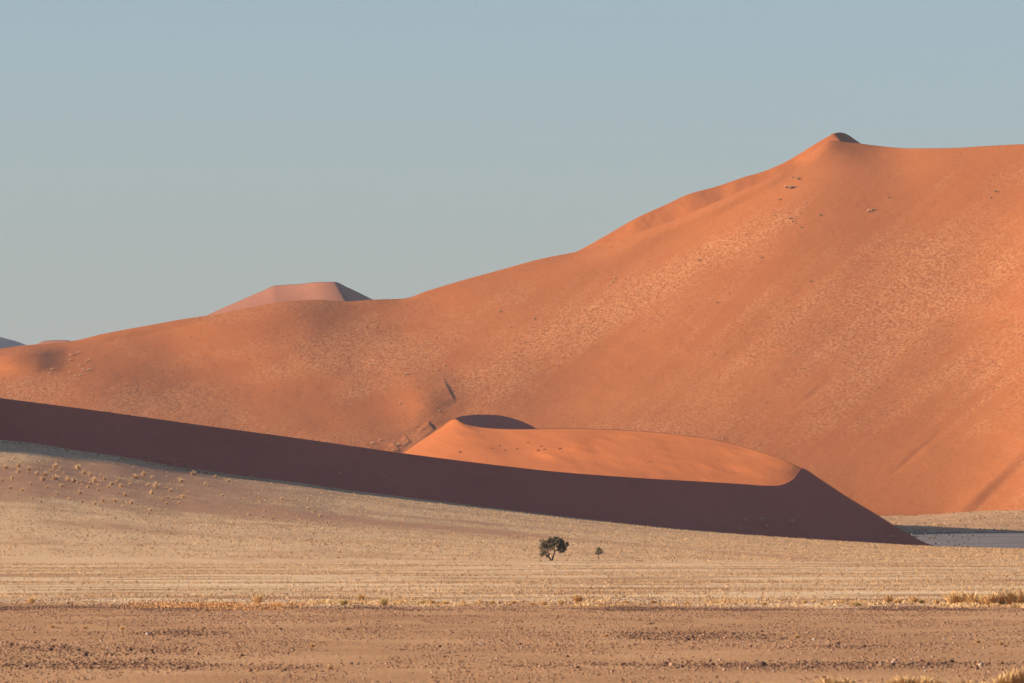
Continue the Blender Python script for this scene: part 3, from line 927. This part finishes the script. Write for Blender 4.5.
rr = np.random.default_rng(3)
tp = apron.at(551.5, 560.5)
m = tp[1] * K                                  # metres per pixel at the tree
L = lambda dx, dyp, dep, r, d=1.0: ((dx * m, dep, dyp * m), tuple(np.array(r) * m), d)
make_tree(tp, 'acacia_tree', 'larger dark acacia tree with two leaning trunks on the pale plain',
          [((-0.6 * m, 0, -0.2), (-3.0 * m, 0.3, 8 * m), 0.24, 0.14), ((-3.0 * m, 0.3, 8 * m), (-5.0 * m, 0.2, 15 * m), 0.13, 0.05),
           ((0.8 * m, 0.1, -0.2), (3.6 * m, 0, 9 * m), 0.24, 0.16), ((3.6 * m, 0, 9 * m), (3.0 * m, 0, 17 * m), 0.18, 0.07), ((3.6 * m, 0, 9 * m), (10 * m, 0.3, 15 * m), 0.16, 0.05)],
          [L(3.5, 20.0, 0, (4.5, 5, 2.6), 1.6), L(-1.5, 19.5, 0.6, (4, 5, 2.6), 1.2), L(-7.5, 18.5, -0.4, (4, 5, 2.4), 0.6), L(9.5, 18.5, 0.3, (4, 5, 2.8), 1.5),
           L(13.5, 16.0, 0, (3.0, 4, 3.2), 1.5), L(12.0, 11.5, -0.4, (3.6, 4, 3.0), 1.3), L(7.0, 13.5, 1.0, (3.6, 4, 2.6), 0.7), L(8.5, 9.5, 0.4, (3, 4, 2), 0.5),
           L(-9.5, 13.5, 0.4, (3.2, 4, 2.4), 0.5), L(-7.5, 8.5, -0.4, (3.4, 4, 2.6), 0.55), L(-4.0, 13, 1.0, (3, 4, 2.5), 0.35), L(-10.0, 6.0, 0, (2.4, 4, 2.0), 0.35), L(-4.5, 5, 0, (2.6, 4, 1.8), 0.3),
           L(2.0, 16.5, -0.8, (3.4, 3, 2.6), 0.9), L(0.5, 12.5, 0.9, (3.2, 3, 2.4), 0.5), L(-5.0, 15.5, 0.5, (3.4, 4, 2.4), 0.7)], 0.16, 430, rr, 0.04)
tp = apron.at(598, 559.5); m = tp[1] * K
make_tree(tp, 'sapling', 'small thin tree standing to the right of the acacia', [((0, 0, -0.1), (0.2 * m, 0, 6 * m), 0.12, 0.08), ((0.2 * m, 0, 6 * m), (0.4 * m, 0, 9.5 * m), 0.1, 0.04)],
          [L(0.5, 9.6, 0, (2.2, 2.5, 1.8), 0.8), L(-1.6, 8.4, 0.2, (1.9, 2, 1.6), 0.5), L(2.4, 8.0, -0.2, (1.7, 2, 1.6), 0.6), L(1.0, 6.5, 0, (2.4, 2, 1.6), 0.8), L(-1.4, 6.4, 0, (1.8, 2, 1.6), 0.7), L(0.3, 10.8, 0, (1.6, 2, 1.4), 0.7)], 0.12, 190, rr, 0.02, 'tree')
for (x, y, w, lb) in ((540.5, 561.5, 5, 'low dark dead bush at the left foot of the acacia'), (961, 558, 3.2, 'low dark bush alone on the pale plain at the right'), (669, 560.5, 3, 'low dark bush on the plain right of the small tree')):
    p = apron.at(x, y); mm = p[1] * K
    tuft(p, 1.7 * mm, w * 0.6 * mm, T_OLIVE[0], lb, None, 'shrub', 'shrub')

# --------------------------------------------------------------------- haze
import bmesh
bm = bmesh.new(); bmesh.ops.create_cube(bm, size=1)
me = bpy.data.meshes.new('haze'); bm.to_mesh(me); bm.free()
hz = bpy.data.materials.new('haze'); hz.use_nodes = True
nt = hz.node_tree; nt.nodes.clear()
out = nt.nodes.new('ShaderNodeOutputMaterial'); vol = nt.nodes.new('ShaderNodeVolumePrincipled')
vol.inputs['Color'].default_value = (0.66, 0.80, 1.0, 1)
vol.inputs['Density'].default_value = 1.0e-5
vol.inputs['Anisotropy'].default_value = 0.0
nt.links.new(vol.outputs[0], out.inputs['Volume'])
haze = link('haze', me, None, hz)
haze['kind'] = 'stuff'; haze['label'] = 'thin pale desert haze'; haze['category'] = 'haze'
haze.scale = (124000, 124000, 630); haze.location = (0, 0, 315 - 25)

# ----------------------------------------------------------- light and sky
el, az = math.radians(SUN_EL), math.radians(SUN_BEHIND)
sdir = np.array([-math.cos(el) * math.cos(az), math.cos(el) * math.sin(az), math.sin(el)])
from mathutils import Vector
sl = bpy.data.lights.new('sun', 'SUN'); sl.energy = 5.0; sl.angle = math.radians(0.6); sl.color = (1.0, 0.86, 0.70)
so = bpy.data.objects.new('sun', sl); COL.objects.link(so)
so.rotation_euler = Vector(sdir).to_track_quat('Z', 'Y').to_euler()
w = bpy.data.worlds.new('World'); scene.world = w; w.use_nodes = True
nt = w.node_tree
sky = nt.nodes.new('ShaderNodeTexSky'); sky.sky_type = 'NISHITA'; sky.sun_disc = False
sky.sun_elevation = el; sky.sun_rotation = math.atan2(sdir[0], sdir[1])
sky.altitude = 0; sky.air_density = 1.0; sky.dust_density = 1.0; sky.ozone_density = 2.2
nt.links.new(mix(nt, 1.0, sky.outputs[0], (0.83, 0.875, 1.085), 'MULTIPLY'), nt.nodes['Background'].inputs['Color'])
nt.nodes['Background'].inputs['Strength'].default_value = 0.0625

cam = bpy.data.cameras.new('camera'); co = bpy.data.objects.new('camera', cam); COL.objects.link(co)
cam.sensor_width = 36; cam.lens = 18 / math.tan(math.radians(4)); cam.clip_start = 5; cam.clip_end = 120000
co.location = (0, 0, CAMZ); co.rotation_euler = (math.pi / 2 + TH, 0, 0)
cam.dof.use_dof = True; cam.dof.focus_distance = 2200; cam.dof.aperture_fstop = 2.8
scene.camera = co
scene.view_settings.view_transform = 'Standard'; scene.view_settings.look = 'None'
scene.view_settings.gamma = 1; scene.view_settings.exposure = 1.14
scene.cycles.volume_bounces = 1
scene.cycles.max_bounces = 6
scene.cycles.use_denoising = True
